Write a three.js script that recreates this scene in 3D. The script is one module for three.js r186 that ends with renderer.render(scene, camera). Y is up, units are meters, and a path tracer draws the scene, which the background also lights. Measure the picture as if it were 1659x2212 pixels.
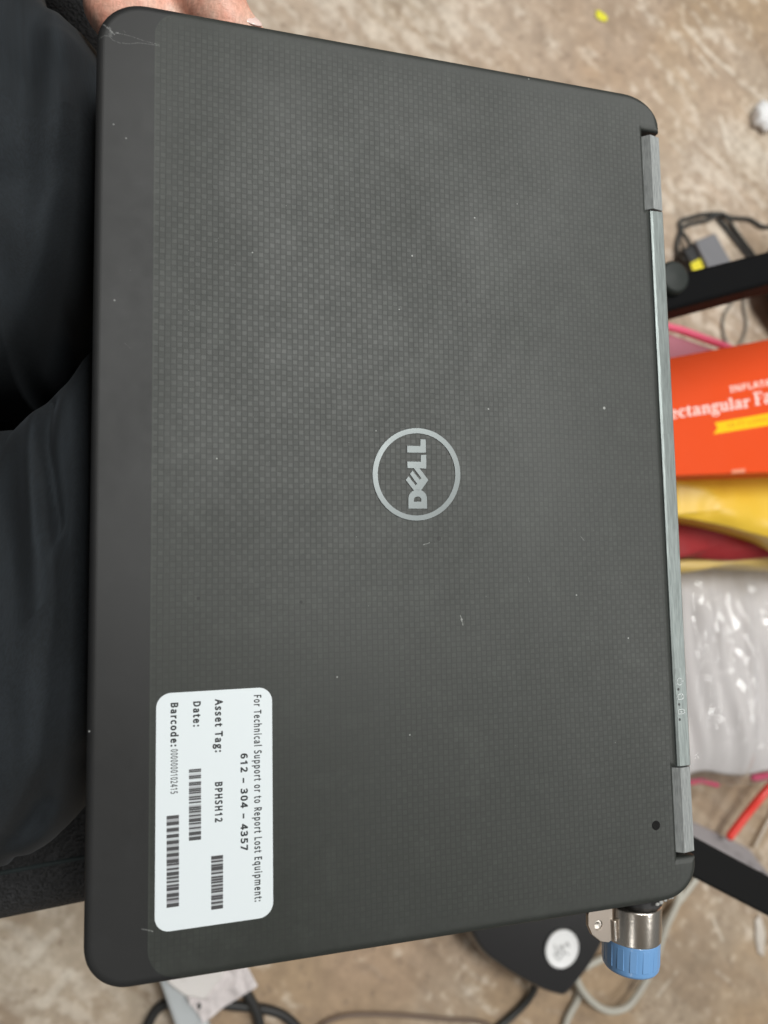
import * as THREE from 'three';
import { RectAreaLightUniformsLib } from 'three/addons/lights/RectAreaLightUniformsLib.js';
import { RoundedBoxGeometry } from 'three/addons/geometries/RoundedBoxGeometry.js';
import { MarchingCubes } from 'three/addons/objects/MarchingCubes.js';
import { mergeGeometries, mergeVertices, toCreasedNormals } from 'three/addons/utils/BufferGeometryUtils.js';

// ---------------------------------------------------------------- camera, lamps, exposure
const V = (x, y, z) => new THREE.Vector3(x, y, z);
const LID = 0.60;                                   // height of the lid's top above the floor
const scene = new THREE.Scene();
scene.background = new THREE.Color().setRGB(0.19, 0.192, 0.185);   // dim far walls of the hall
const FOC = 1600, CX = 829.5, CY = 1106;            // focal length and centre for a picture 1659 x 2212
const camera = new THREE.PerspectiveCamera(2 * Math.atan(CY / FOC) * 180 / Math.PI, 0.75, 0.01, 60);
// the lid lies level; the phone is held over it, leaning a little away from the sitter
const axisX = V(0.96171511, 0.0051675, 0.27400244).normalize();              // lid's depth direction, seen from the camera
const axisZ = V(0.01783618, 0.99652219, -0.08139656).normalize(); axisZ.addScaledVector(axisX, -axisZ.dot(axisX)).normalize();
const axisD = axisX.clone().cross(axisZ);
const toLid = V(0.01147271, -0.01299619, 0.25745202);
const camRight = V(axisX.x, -axisD.x, axisZ.x), camDown = V(axisX.y, -axisD.y, axisZ.y), camFwd = V(axisX.z, -axisD.z, axisZ.z);
const eye = V(-toLid.dot(axisX), LID + toLid.dot(axisD), -toLid.dot(axisZ));
camera.matrixAutoUpdate = true;
camera.position.copy(eye);
camera.up.copy(camDown).negate();
camera.lookAt(eye.clone().add(camFwd));
camera.focus = 0.262; camera.userData.fStop = 9.0;
scene.add(camera);
// where the line of sight through picture point (u, v) meets the level plane at height y: used to survey the place
function at(u, v, y = LID) {
  const d = camFwd.clone().multiplyScalar(FOC).addScaledVector(camRight, u - CX).addScaledVector(camDown, v - CY);
  return eye.clone().addScaledVector(d, (y - eye.y) / d.y);
}

const renderer = new THREE.WebGLRenderer({ antialias: true });
renderer.toneMapping = THREE.LinearToneMapping;
renderer.toneMappingExposure = 0.92;
renderer.shadowMap.enabled = true;
RectAreaLightUniformsLib.init();
// long ceiling luminaires: [x, z, width along x, length along z, radiance]
const LAMPS = [[0.5, -0.95, 0.6, 1.2, 38], [2.0, 0.6, 0.4, 1.6, 18], [2.3, -2.2, 0.4, 1.6, 15], [-1.7, 2.3, 0.4, 1.6, 5]];
const CEIL = 3.3;

// ---------------------------------------------------------------- helpers
let seed = 7;
const rnd = () => { seed = (seed * 1664525 + 1013904223) >>> 0; return seed / 4294967296; };
const rr = (a, b) => a + (b - a) * rnd();
const lerp = (a, b, t) => a + (b - a) * t, clamp = (x, a = 0, b = 1) => Math.min(b, Math.max(a, x));
const sst = (a, b, x) => { const t = clamp((x - a) / (b - a)); return t * t * (3 - 2 * t); };
function hash(x, y, s) { let h = (x * 374761393 + y * 668265263 + s * 2147483647) | 0; h = Math.imul(h ^ (h >>> 13), 1274126177); h ^= h >>> 16; return (h >>> 0) / 4294967296; }
function vnoise(x, y, s = 0) {
  const xi = Math.floor(x), yi = Math.floor(y), fx = x - xi, fy = y - yi, u = fx * fx * (3 - 2 * fx), v = fy * fy * (3 - 2 * fy);
  return lerp(lerp(hash(xi, yi, s), hash(xi + 1, yi, s), u), lerp(hash(xi, yi + 1, s), hash(xi + 1, yi + 1, s), u), v);
}
function fbm(x, y, s = 0, o = 4) { let a = 0, w = 0.5, n = 0; for (let i = 0; i < o; i++) { a += w * vnoise(x, y, s + i); n += w; w *= 0.5; x = x * 2.03 + 11.7; y = y * 2.03 + 5.3; } return a / n; }
const names = {};
function numbered(n) { names[n] = (names[n] ?? -1) + 1; return names[n] ? `${n}_${String(names[n]).padStart(3, '0')}` : n; }
function thing(name, label, category, pos = V(0, 0, 0), group) {
  const o = new THREE.Group(); o.name = numbered(name); o.position.copy(pos); o.userData = { label, category };
  if (group) o.userData.group = group; scene.add(o); return o;
}
// geometry is written in world axes; a part is moved into its thing's own axes
function part(name, geo, mat, parent, label) {
  const m = new THREE.Mesh(geo, mat); m.name = parent === scene ? numbered(name) : name; m.castShadow = m.receiveShadow = true;
  if (parent !== scene) { parent.updateWorldMatrix(true, false); geo.applyMatrix4(parent.matrixWorld.clone().invert()); }
  if (label) m.userData.label = label; parent.add(m); return m;
}
function solo(name, geo, mat, label, category, group) { geo.computeBoundingBox(); const c = geo.boundingBox.getCenter(V(0, 0, 0)); c.y = geo.boundingBox.min.y; geo.translate(-c.x, -c.y, -c.z); const m = part(name, geo, mat, scene); m.position.copy(c); m.userData = { label, category }; if (group) m.userData.group = group; return m; }
function struct(name, geo, mat) { const m = part(name, geo, mat, scene); m.userData.kind = 'structure'; return m; }
const std = (r, g, b, rough, o = {}) => new THREE.MeshPhysicalMaterial({ color: new THREE.Color().setRGB(r, g, b), roughness: rough, ...o });
function tex(w, h, f, srgb = false, wrap = THREE.RepeatWrapping) {           // f(i, j) -> [r, g, b] in 0..255 or a number
  const d = new Uint8Array(w * h * 4);
  for (let j = 0; j < h; j++) for (let i = 0; i < w; i++) { const c = f(i, j), k = 4 * (j * w + i); if (typeof c === 'number') d[k] = d[k + 1] = d[k + 2] = clamp(c, 0, 255); else { d[k] = clamp(c[0], 0, 255); d[k + 1] = clamp(c[1], 0, 255); d[k + 2] = clamp(c[2], 0, 255); } d[k + 3] = 255; }
  const t = new THREE.DataTexture(d, w, h); t.wrapS = t.wrapT = wrap; t.magFilter = t.minFilter = THREE.LinearFilter; if (srgb) t.colorSpace = THREE.SRGBColorSpace; t.needsUpdate = true; return t;
}
function planarUV(geo, ox, oz, sx, sz) {                                     // uv from the plan position
  const p = geo.attributes.position, uv = new Float32Array(p.count * 2);
  for (let i = 0; i < p.count; i++) { uv[2 * i] = (p.getX(i) - ox) / sx; uv[2 * i + 1] = (p.getZ(i) - oz) / sz; }
  geo.setAttribute('uv', new THREE.BufferAttribute(uv, 2)); return geo;
}
// an outline in plan [[x, z], ...] made into a slab whose top is at height top
function slab(pts, top, depth, bevel = 0, bevelT = bevel, seg = 3, holes = []) {
  const s = new THREE.Shape(pts.map(([x, z]) => new THREE.Vector2(x, -z)));
  for (const h of holes) s.holes.push(new THREE.Path(h.map(([x, z]) => new THREE.Vector2(x, -z))));
  const g = new THREE.ExtrudeGeometry(s, { depth: Math.max(depth - 2 * bevelT, 1e-5), bevelEnabled: bevel > 0, bevelSize: bevel, bevelThickness: bevelT, bevelOffset: -bevel, bevelSegments: seg });
  g.rotateX(-Math.PI / 2); g.computeBoundingBox(); g.translate(0, top - g.boundingBox.max.y, 0); return g;
}
function roundPoly(pts, radii, n = 10) {                                      // round the corners of a polygon
  const out = [];
  pts.forEach((p, i) => {
    const a = pts[(i + pts.length - 1) % pts.length], b = pts[(i + 1) % pts.length], r = Array.isArray(radii) ? radii[i] : radii;
    if (!r) { out.push(p); return; }
    const rA = Array.isArray(r) ? r[0] : r, rB = Array.isArray(r) ? r[1] : r, da = [a[0] - p[0], a[1] - p[1]], db = [b[0] - p[0], b[1] - p[1]], la = Math.hypot(...da), lb = Math.hypot(...db);
    const p0 = [p[0] + da[0] / la * rA, p[1] + da[1] / la * rA], p1 = [p[0] + db[0] / lb * rB, p[1] + db[1] / lb * rB];
    const k = 0.12;                                                            // close to a circle's arc
    for (let t = 0; t <= n; t++) { const s = t / n, w0 = (1 - s) ** 3, w1 = 3 * s * (1 - s) ** 2, w2 = 3 * s * s * (1 - s), w3 = s ** 3, c0 = [lerp(p[0], p0[0], 0.448), lerp(p[1], p0[1], 0.448)], c1 = [lerp(p[0], p1[0], 0.448), lerp(p[1], p1[1], 0.448)];
      out.push([w0 * p0[0] + w1 * c0[0] + w2 * c1[0] + w3 * p1[0], w0 * p0[1] + w1 * c0[1] + w2 * c1[1] + w3 * p1[1]]); }
  });
  return out;
}
function extrudeZ(profile, z0, z1, bev = 0.0003) {                            // a cross-section [[x, y], ...] drawn along z
  const g = new THREE.ExtrudeGeometry(new THREE.Shape(profile.map(([x, y]) => new THREE.Vector2(x, y))), { depth: z1 - z0 - 2 * bev, bevelEnabled: true, bevelSize: bev, bevelThickness: bev, bevelOffset: -bev, bevelSegments: 2 });
  g.translate(0, 0, z0 + bev); return g;
}
function tube(points, r, seg = 80, rad = 10, closed = false) { return new THREE.TubeGeometry(new THREE.CatmullRomCurve3(points, closed, 'centripetal'), seg, r, rad, closed); }
const capped = (points, r, seg, rad = 10) => { const a = points[0], b = points[points.length - 1], s1 = new THREE.SphereGeometry(r, rad, 6).translate(a.x, a.y, a.z), s2 = new THREE.SphereGeometry(r, rad, 6).translate(b.x, b.y, b.z); return mergeGeometries([tube(points, r, seg, rad), s1, s2].map((g) => { const q = g.toNonIndexed(); return q; })); };
const along = (list, y) => list.map(([u, v, h]) => at(u, v, h ?? y));

// ---------------------------------------------------------------- floor
const F0 = at(900, 1100, 0), FT = 2.4;                                        // middle of the floor in sight, side of one sheet of texture
const fx0 = F0.x - FT / 2, fz0 = F0.z - FT / 2, N = 2048;
const creamAt = [[1560, 330, 0.22], [1000, 40, 0.16], [700, 40, 0.14], [80, 2080, 0.1], [330, 2130, 0.07], [1600, 640, 0.12]].map(([u, v, r]) => { const p = at(u, v, 0); return [p.x, p.z, r]; });
const brownAt = [[1290, 150, 0.17], [1480, 1960, 0.14], [700, 2150, 0.2], [1180, 160, 0.14], [1560, 1760, 0.1], [1250, 2150, 0.22], [1600, 2100, 0.16]].map(([u, v, r]) => { const p = at(u, v, 0); return [p.x, p.z, r]; });
const scuffs = [[1478, 54, 1525, 108, 0.0035], [1525, 108, 1596, 170, 0.004], [1512, 120, 1546, 164, 0.0035], [1556, 250, 1575, 330, 0.003], [1540, 1985, 1560, 2030, 0.003], [1420, 2150, 1460, 2100, 0.003], [120, 2010, 60, 2080, 0.005], [150, 2100, 90, 2170, 0.006]].map(([a, b, c, d, w]) => { const p = at(a, b, 0), q = at(c, d, 0); return [p.x, p.z, q.x, q.z, w]; });
const floorH = new Float32Array(N * N);
const floorMap = tex(N, N, (i, j) => {
  const x = fx0 + i / N * FT, z = fz0 + j / N * FT;
  const wx = x + 0.03 * (fbm(x * 9, z * 9, 3) - 0.5), wz = z + 0.03 * (fbm(x * 9, z * 9, 8) - 0.5);
  let cream = 0, brown = 0;
  for (const [a, b, r] of creamAt) cream = Math.max(cream, 1 - Math.hypot(x - a, z - b) / r);
  for (const [a, b, r] of brownAt) brown = Math.max(brown, 1 - Math.hypot(x - a, z - b) / r);
  const big = fbm(wx * 5, wz * 5, 21, 4), mid = fbm(wx * 26, wz * 26, 31, 5), fine = fbm(x * 110, z * 110, 41, 3), grit = hash(i, j, 5);
  const streak = fbm((x * 0.85 - z) * 62 + 2 * fbm(x * 12, z * 12, 57, 2), (z + x * 0.85) * 15, 51, 5), drag = fbm((x * 0.8 - z) * 24, (z + x * 0.8) * 7, 151, 4);
  const stain = sst(0.48, 0.64, big + 0.16 * brown - 0.12 * cream);
  const flake = sst(0.49, 0.68, 0.24 * mid + 0.30 * fine + 0.46 * streak + 0.075 * clamp(cream) - 0.07 * clamp(brown));
  const scuff = sst(0.62, 0.74, streak) * 0.4;
  const pit = sst(0.70, 0.80, fbm(x * 95, z * 95, 71, 3));
  let r = 172, g = 154, b = 134;
  const mix = (R, G, B, t) => { r = lerp(r, R, t); g = lerp(g, G, t); b = lerp(b, B, t); };
  mix(165, 136, 104, stain * 0.5); mix(205, 194, 178, 0.55 * clamp(cream)); mix(176, 150, 132, 0.35 * sst(0.5, 0.7, fbm(x * 3.1, z * 3.1, 91)));
  mix(150, 128, 106, 0.45 * sst(0.52, 0.68, drag)); mix(208, 198, 185, flake * 0.58); mix(150, 130, 112, scuff * (1 - flake)); mix(130, 112, 96, pit * 0.4 * (1 - flake));
  const k = 1 + 0.16 * (fine - 0.5) + 0.05 * (grit - 0.5) + 0.12 * (mid - 0.5);
  for (const [ax, az, bx, bz, w] of scuffs) { const t = clamp(((x - ax) * (bx - ax) + (z - az) * (bz - az)) / ((bx - ax) ** 2 + (bz - az) ** 2)), d = Math.hypot(x - lerp(ax, bx, t), z - lerp(az, bz, t)) / (w * (0.6 + 0.9 * fine)); if (d < 1.2) mix(220, 210, 196, 0.6 * sst(1.2, 0.4, d) * sst(0.3, 0.5, mid + 0.1)); }
  floorH[j * N + i] = 0.4 + 0.3 * flake - 0.5 * pit + 0.2 * fine;
  return [r * k, g * k, b * k];
}, true, THREE.MirroredRepeatWrapping);
const floorBump = tex(N, N, (i, j) => 255 * floorH[j * N + i], false, THREE.MirroredRepeatWrapping);
const floorGeo = planarUV(new THREE.PlaneGeometry(9, 9).rotateX(-Math.PI / 2), fx0, fz0, FT, FT);
struct('floor', floorGeo, std(1, 1, 1, 0.62, { map: floorMap, bumpMap: floorBump, bumpScale: 0.0006, specularIntensity: 0.7 }));

// ---------------------------------------------------------------- ceiling and its lamps (out of sight: what lights the place and shows in the satin lid)
struct('ceiling', new THREE.BoxGeometry(9, 0.1, 9).translate(0, CEIL + 0.35, 0), std(0.5, 0.5, 0.49, 0.9));
LAMPS.forEach(([x, z, w, l, power], i) => {
  const t = thing('ceiling_light', `long white ceiling luminaire, ${['wide one over the hand', 'one over the clear bag', 'one far beyond the orange box', 'one behind the sitter'][i]}`, 'ceiling light', V(x, CEIL, z), 'long ceiling luminaires');
  part('housing', new RoundedBoxGeometry(w + 0.06, 0.07, l + 0.06, 3, 0.012).translate(x, CEIL + 0.04, z), std(0.75, 0.75, 0.75, 0.4), t);
  part('hanger', new THREE.BoxGeometry(0.02, 0.24, 0.02).translate(x, CEIL + 0.19, z - l * 0.4), std(0.6, 0.6, 0.6, 0.4), t);
  part('hanger', new THREE.BoxGeometry(0.02, 0.24, 0.02).translate(x, CEIL + 0.19, z + l * 0.4), std(0.6, 0.6, 0.6, 0.4), t);
  part('diffuser', new THREE.BoxGeometry(w, 0.01, l).translate(x, CEIL, z), std(0.9, 0.9, 0.9, 0.5, { emissive: new THREE.Color(1, 0.98, 0.94), emissiveIntensity: 1.5 }), t);
  const li = new THREE.RectAreaLight(new THREE.Color().setRGB(0.985, 0.995, 0.965), power, w, l);
  li.position.set(x, CEIL - 0.012, z); li.lookAt(x, 0, z); scene.add(li);
});

// ---------------------------------------------------------------- laptop
const HX = 0.10615, HZ = 0.15525;
const plan = (u, v, y = LID) => { const p = at(u, v, y); return [p.x, p.z]; };
const laptop = thing('laptop', 'closed dark grey laptop with woven-look lid, round silver emblem and white asset sticker', 'laptop', V(0, LID - 0.0185, 0));
const zN0 = at(1427, 285).z, zN1 = at(1503, 1849).z, xN = 0.5 * (at(1390, 285).x + at(1464, 1849).x);      // the hinge recess
const zB0 = at(1401, 451).z, zB1 = at(1459, 1659).z, xB = xN + 0.0017;      // the lid reaches further out along the long bar
const lidPts = roundPoly([[-HX, -HZ], [HX, -HZ], [HX, zN0], [xN, zN0], [xN, zB0], [xB, zB0], [xB, zB1], [xN, zB1], [xN, zN1], [HX, zN1], [HX, HZ], [-HX, HZ]], [0.0155, [0.0155, 0.0120], 0, 0, 0, 0, 0, 0, 0, 0, [0.0120, 0.0145], [0.0130, 0.0130]], 12);
const panelX = at(327, 1000).x;
// colour, roughness and relief of the lid, over the whole of it
const LN = 2048, cellX = 0.00187, cellZ = 0.00181;
const marks = [];                                                             // dust and scratches: [x, z, radius, strength]
for (let i = 0; i < 75; i++) { const r = rnd(); marks.push([rr(-HX, HX), rr(-HZ, HZ), r > 0.93 ? rr(0.0002, 0.0003) : rr(0.00008, 0.00016), rr(0.12, 0.55)]); }
for (const [u, v, r, s] of [[1305, 881, 5, 1], [1055, 883, 3, 0.9], [890, 552, 3, 1], [1142, 170, 2.5, 0.9], [1357, 1378, 3, 0.9], [997, 1338, 4, 0.8], [245, 268, 3.2, 0.7], [272, 298, 3, 0.7], [1025, 470, 3, 0.9], [192, 1580, 3, 1], [247, 648, 3, 0.8], [862, 668, 2.5, 0.8], [1245, 1285, 3, 0.8], [545, 545, 2.5, 0.9], [1117, 440, 2.5, 0.8], [885, 1587, 2.5, 0.9], [728, 1462, 3, 0.8], [468, 990, 2.5, 0.8], [812, 930, 2.5, 0.7]]) { const p = at(u, v); marks.push([p.x, p.z, r / 7800, s * 0.72]); }
const line = (pts, w, s) => { for (let k = 0; k + 1 < pts.length; k++) { const a = at(...pts[k]), b = at(...pts[k + 1]), n = Math.ceil(a.distanceTo(b) / 0.00012); for (let t = 0; t < n; t++) if (rnd() < 0.8) marks.push([lerp(a.x, b.x, t / n) + rr(-1, 1) * w * 0.4, lerp(a.z, b.z, t / n) + rr(-1, 1) * w * 0.4, w * rr(0.5, 1.1), s * rr(0.4, 1.1)]); } };
line([[222, 50], [237, 64], [246, 74], [252, 70], [259, 72]], 0.0003, 0.5); line([[259, 72], [284, 78], [312, 88], [327, 92], [344, 96]], 0.00016, 0.42);
line([[214, 82], [226, 76], [236, 78], [243, 86], [258, 92], [280, 94], [300, 92], [330, 96], [345, 99]], 0.0002, 0.36); line([[237, 60], [240, 78], [234, 72]], 0.00045, 0.3); line([[266, 64], [271, 70]], 0.00012, 0.4);
line([[306, 2006], [314, 2008], [326, 2010], [330, 2012]], 0.0002, 0.6); line([[914, 1176], [928, 1172]], 0.0002, 0.5); line([[1254, 1158], [1262, 1168]], 0.00013, 0.5); line([[268, 740], [282, 752]], 0.00012, 0.4);
line([[994, 1328], [1000, 1350]], 0.00022, 0.6); line([[1140, 1245], [1144, 1258]], 0.0001, 0.45); line([[1150, 770], [1160, 1005]], 0.00006, 0.05); line([[420, 180], [520, 215]], 0.00008, -0.2);
const darkSpots = [[1008, 651, 4], [948, 1163, 4.5], [650, 1300, 3], [428, 1292, 3]].map(([u, v, r]) => { const p = at(u, v); return [p.x, p.z, r / 5600]; });
const light = new Float32Array(LN * LN);
const pxX = (x) => (x + HX) / (2 * HX) * LN, pxZ = (z) => (z + HZ) / (2 * HZ) * LN;
for (const [x, z, r, s] of marks) {
  const rx = Math.max(r / (2 * HX) * LN, 0.7), rz = Math.max(r / (2 * HZ) * LN, 0.6), cx = pxX(x), cz = pxZ(z);
  for (let j = Math.floor(cz - rz - 1); j <= cz + rz + 1; j++) for (let i = Math.floor(cx - rx - 1); i <= cx + rx + 1; i++) if (i >= 0 && j >= 0 && i < LN && j < LN) {
    const d = Math.hypot((i - cx) / rx, (j - cz) / rz), w = s * sst(1.15, 0.5, d); if (Math.abs(w) > Math.abs(light[j * LN + i])) light[j * LN + i] = w;
  }
}
const weave = (x, z) => {                                                     // [tone of the cell, depth of the joint]
  const a = (x - panelX) / cellX + 0.10 * (vnoise(z * 260, x * 40, 4) - 0.5), ci = Math.floor(a);
  const b = z / cellZ + 0.16 * (hash(ci, 1, 9) - 0.5) + 0.16 * (vnoise(z * 300, ci * 3.7, 6) - 0.5), cj = Math.floor(b), fa = a - ci, fb = b - cj;
  const up = (((ci + cj) % 2) + 2) % 2;
  const edgeA = Math.min(fa, 1 - fa), edgeB = Math.min(fb, 1 - fb);
  const joint = (x - panelX < 0.0006 ? 0 : 1) * Math.max(sst(0.12, 0.03, edgeA), 0.7 * sst(0.10, 0.03, edgeB));
  const sq = sst(0.08, 0.2, edgeA) * sst(0.08, 0.2, edgeB), body = up ? 0.25 + 0.85 * sq : 0.25 + 0.1 * hash(ci, cj, 17);
  return [body * (0.8 + 0.4 * hash(ci, cj, 13)), joint, up * sq, up ? fa : fb];
};
const rubSmudge = (x, z) => fbm(x * 19 + 4, z * 13, 61, 5);
// how far into the woven field: it dies away towards the rounded rim
const panelIn = (x, z) => { const hx = (HX - panelX) / 2 - 0.0012, cx = panelX + hx - 0.0004, r = 0.009, qx = Math.abs(x - cx) - hx + r, qz = Math.abs(z) - (HZ - 0.0012) + r, d = Math.min(Math.max(qx, qz), 0) + Math.hypot(Math.max(qx, 0), Math.max(qz, 0)) - r; const left = x - panelX; return Math.min(sst(0.0002, -0.0006, d), left < 0.004 ? 1 : sst(0, -0.009, d)); };
const lidMap = tex(LN, LN, (i, j) => {
  const x = (i / LN * 2 - 1) * HX, z = (j / LN * 2 - 1) * HZ;
  const g = hash(i, j, 2) - 0.5, f = fbm(x * 900, z * 900, 23, 2) - 0.5;
  let c;
  if (x > panelX) {
    const [t, jn] = weave(x, z); const e = 1 + 0.05 * g + 0.12 * f;
    const w = panelIn(x, z), k = lerp(42, (42.8 + 3.6 * t) * (1 - 0.16 * jn), w) * e * (x - panelX < 0.00045 ? 1.12 : 1); c = [k * 0.955, k * 1.02, k * 0.95];
    const qx = x - panelX - 0.009, qz = Math.abs(z) - (HZ - 0.0012) + 0.009; if (qx < 0 && qz > 0 && Math.hypot(qx, qz) > 0.009) c = [25.5, 26, 27];
  } else { const k = 26 * (1 + 0.05 * g + 0.06 * f); c = [k * 0.985, k, k * 1.03]; }
  const dust = 0.05 * sst(0.55, 0.8, fbm(x * 120, z * 120, 77, 4)); c = c.map((q) => q * (1 + dust * 2));
  for (const [a, b, r] of darkSpots) { const d = Math.hypot(x - a, z - b) / r; if (d < 1.1) { const w = sst(1.05, 0.85, d) * (0.45 + 0.3 * fbm(x * 1500, z * 1500, 5, 2)); c = c.map((q) => q * (1 - w)); } }
  const m = light[j * LN + i]; if (m > 0) c = [lerp(c[0], 196, m), lerp(c[1], 198, m), lerp(c[2], 196, m)]; else if (m < 0) c = c.map((q) => q * (1 + m));
  return c;
}, true, THREE.ClampToEdgeWrapping);
const lidRough = tex(LN, LN, (i, j) => {
  const x = (i / LN * 2 - 1) * HX, z = (j / LN * 2 - 1) * HZ, s = rubSmudge(x, z);
  let r = 0.50 + 0.22 * (s - 0.5) + 0.05 * (fbm(x * 300, z * 300, 81, 3) - 0.5);
  if (x > panelX) { const [t, jn, up] = weave(x, z); r += (0.012 - 0.042 * up + 0.05 * jn) * panelIn(x, z); } else r += 0.02;
  return 255 * r;
}, false, THREE.ClampToEdgeWrapping);
const lidBump = tex(LN, LN, (i, j) => {
  const x = (i / LN * 2 - 1) * HX, z = (j / LN * 2 - 1) * HZ;
  if (x <= panelX) return 128 + 14 * (hash(i, j, 3) - 0.5);
  const [t, jn, up, f] = weave(x, z); return 128 + (50 * Math.sin(Math.PI * f) * (0.5 + 0.5 * up) - 40 * jn) * panelIn(x, z) + 10 * (hash(i, j, 3) - 0.5);
}, false, THREE.ClampToEdgeWrapping);
const lidMat = std(1, 1, 1, 1, { map: lidMap, roughnessMap: lidRough, bumpMap: lidBump, bumpScale: 0.000007, specularIntensity: 1.0 });
const rubber = std(0.022, 0.023, 0.025, 0.55);
const lidUV = (g) => planarUV(g, -HX, -HZ, 2 * HX, 2 * HZ);
const lid = part('lid', lidUV(slab(lidPts, LID - 0.00001, 0.0058, 0.0026, 0.0015, 8)), lidMat, laptop);
const pIn = 0.0026, pL0 = at(334, 60).x, pL1 = at(320, 2080).x;
const panelPts = roundPoly([[panelX, -HZ + pIn], [HX - pIn, -HZ + pIn], [HX - pIn, zN0 - 0.0022], [xN - 0.0016, zN0 - 0.0022], [xN - 0.0016, zN1 + 0.0022], [HX - pIn, zN1 + 0.0022], [HX - pIn, HZ - pIn], [panelX, HZ - pIn]], [0.008, [0.012, 0.0065], 0, 0, 0, 0, [0.0085, 0.012], 0.008], 8);
part('weave_panel', lidUV(slab(panelPts, LID, 0.0006, 0.0004, 0.000006, 1)), lidMat, lid);
{ const p = at(1417, 1783, LID); part('rubber_dot', new THREE.CylinderGeometry(0.0017, 0.00175, 0.0003, 28).translate(p.x, LID - 0.00008, p.z), std(0.010, 0.010, 0.010, 0.8, { specularIntensity: 0.3, bumpMap: tex(64, 64, (i, j) => 255 * fbm(i / 5, j / 5, 4, 3)), bumpScale: 0.0003 }), lid); }
// the emblem, read off the photograph in a frame of its own
const em = (x, y) => plan((1400 + x / 3.318) / 1.8228, (1600 + y / 3.318) / 1.8228, LID + 0.0002);
const silver = std(0.12, 0.135, 0.137, 0.48, { metalness: 0.4, roughnessMap: tex(128, 128, (i, j) => 200 + 55 * (hash(i, j, 6) - 0.5)) });
const ringPts = (k) => Array.from({ length: 72 }, (_, i) => em(795 + (575 - k) * Math.cos(i / 36 * Math.PI), 889 + (606 - k) * Math.sin(i / 36 * Math.PI)));
part('emblem_ring', slab(ringPts(0), LID + 0.00028, 0.0004, 0.00008, 0.00008, 2, [ringPts(66)]), silver, lid);
const letterL = [[672, 512], [845, 518], [845, 428], [918, 432], [920, 607], [672, 606]];
const letterL2 = [[672, 720], [850, 722], [850, 636], [924, 630], [926, 815], [678, 808]];
const letterE = [[655, 962], [692, 912], [783, 1028], [802, 1013], [708, 885], [742, 838], [838, 955], [857, 938], [758, 808], [836, 808], [952, 962], [858, 1097], [755, 1095]];
const arcPts = (cx, cy, rx, ry, a0, a1, n) => Array.from({ length: n + 1 }, (_, i) => { const a = lerp(a0, a1, i / n); return [cx + rx * Math.cos(a), cy + ry * Math.sin(a)]; });
const letterD = [[688, 1338], [688, 1205], ...arcPts(811, 1205, 123, 118, Math.PI, 2 * Math.PI, 16), [935, 1338]];
const holeD = [[760, 1248], ...arcPts(810, 1218, 50, 42, Math.PI, 2 * Math.PI, 10), [860, 1248]];
for (const [pts, hole] of [[letterD, holeD], [letterE], [letterL2], [letterL]]) part('emblem_letter', slab(pts.map((p) => em(...p)), LID + 0.00028, 0.0004, 0.00006, 0.00006, 2, hole ? [hole.map((p) => em(...p))] : []), silver, lid);
// base
part('base', slab(roundPoly([[-HX + 0.0004, -HZ + 0.0008], [HX - 0.002, -HZ + 0.0008], [HX - 0.002, HZ - 0.0008], [-HX + 0.0004, HZ - 0.0008]], 0.0145, 12), LID - 0.0064, 0.0121, 0.002, 0.002, 4), rubber, laptop);
// hinge: two knuckles and the long bar between them
const brushed = (r, g, b, s) => { const m = tex(64, 512, (i, j) => { const n = fbm(i * 0.9, j * 0.035, s, 3), k = 1 + 0.35 * (n - 0.5); return [r * k, g * k, b * k]; }, true); m.repeat.set(1, 1); return m; };
function hingePiece(name, u0a, u0b, u1a, u1b, v0, v1, ridge, mat) {
  const y = LID - 0.0008, A = at(u0a, v0, y), B = at(u1a, v1, y), x0 = (A.x + B.x) / 2, x1 = (at(u0b, v0, y).x + at(u1b, v1, y).x) / 2;
  const prof = ridge ? [[x0, LID - 0.0028], [x0 + (x1 - x0) * 0.33, LID - 0.0006], [x1 - 0.0004, LID - 0.0016], [x1, LID - 0.0022], [x1, LID - 0.012], [x0, LID - 0.012]]
    : [[x0, LID - 0.0034], [x0 + 0.0003, LID - 0.0021], [x0 + 0.0009, LID - 0.0013], [x0 + 0.0018, LID - 0.0010], [x1 - 0.0006, LID - 0.0010], [x1, LID - 0.0016], [x1, LID - 0.012], [x0, LID - 0.012]];
  const g = extrudeZ(prof.reverse(), A.z, B.z, 0.00025); planarUV(g, x0, A.z, 0.012, ridge ? 0.05 : 0.09);
  return [part(name, g, mat, laptop), x0, x1];
}
const barMat = std(1, 1, 1, 0.42, { map: brushed(112, 118, 117, 5), metalness: 0.8, anisotropy: 0.5, anisotropyRotation: Math.PI / 2, bumpMap: tex(64, 512, (i, j) => 255 * fbm(i * 1.3, j * 0.03, 19, 3)), bumpScale: 0.00002 });
const knMat = std(1, 1, 1, 0.5, { map: brushed(150, 153, 153, 8), metalness: 0.4 });
hingePiece('hinge_knuckle', 1391, 1428, 1400, 1434.5, 288.5, 449, true, knMat);
hingePiece('hinge_knuckle', 1456.5, 1496, 1464.5, 1504.5, 1660.5, 1845, true, knMat);
const [bar] = hingePiece('hinge_bar', 1403, 1435, 1459.5, 1494, 453, 1657.5, false, barMat);
const ic = (x, y) => { const p = at((2640 + x / 10.05) / 1.8228, (2640 + y / 10.05) / 1.8228, LID - 0.0009); return V(p.x, LID - 0.00097, p.z); };
const print = std(0.72, 0.76, 0.76, 0.6), r0 = 0.00013;
const loop = (pts, closed = true) => new THREE.TubeGeometry(new THREE.CatmullRomCurve3(pts.map((p) => ic(...p)), closed, 'catmullrom', 0.12), 40, r0, 5, closed);
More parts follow.
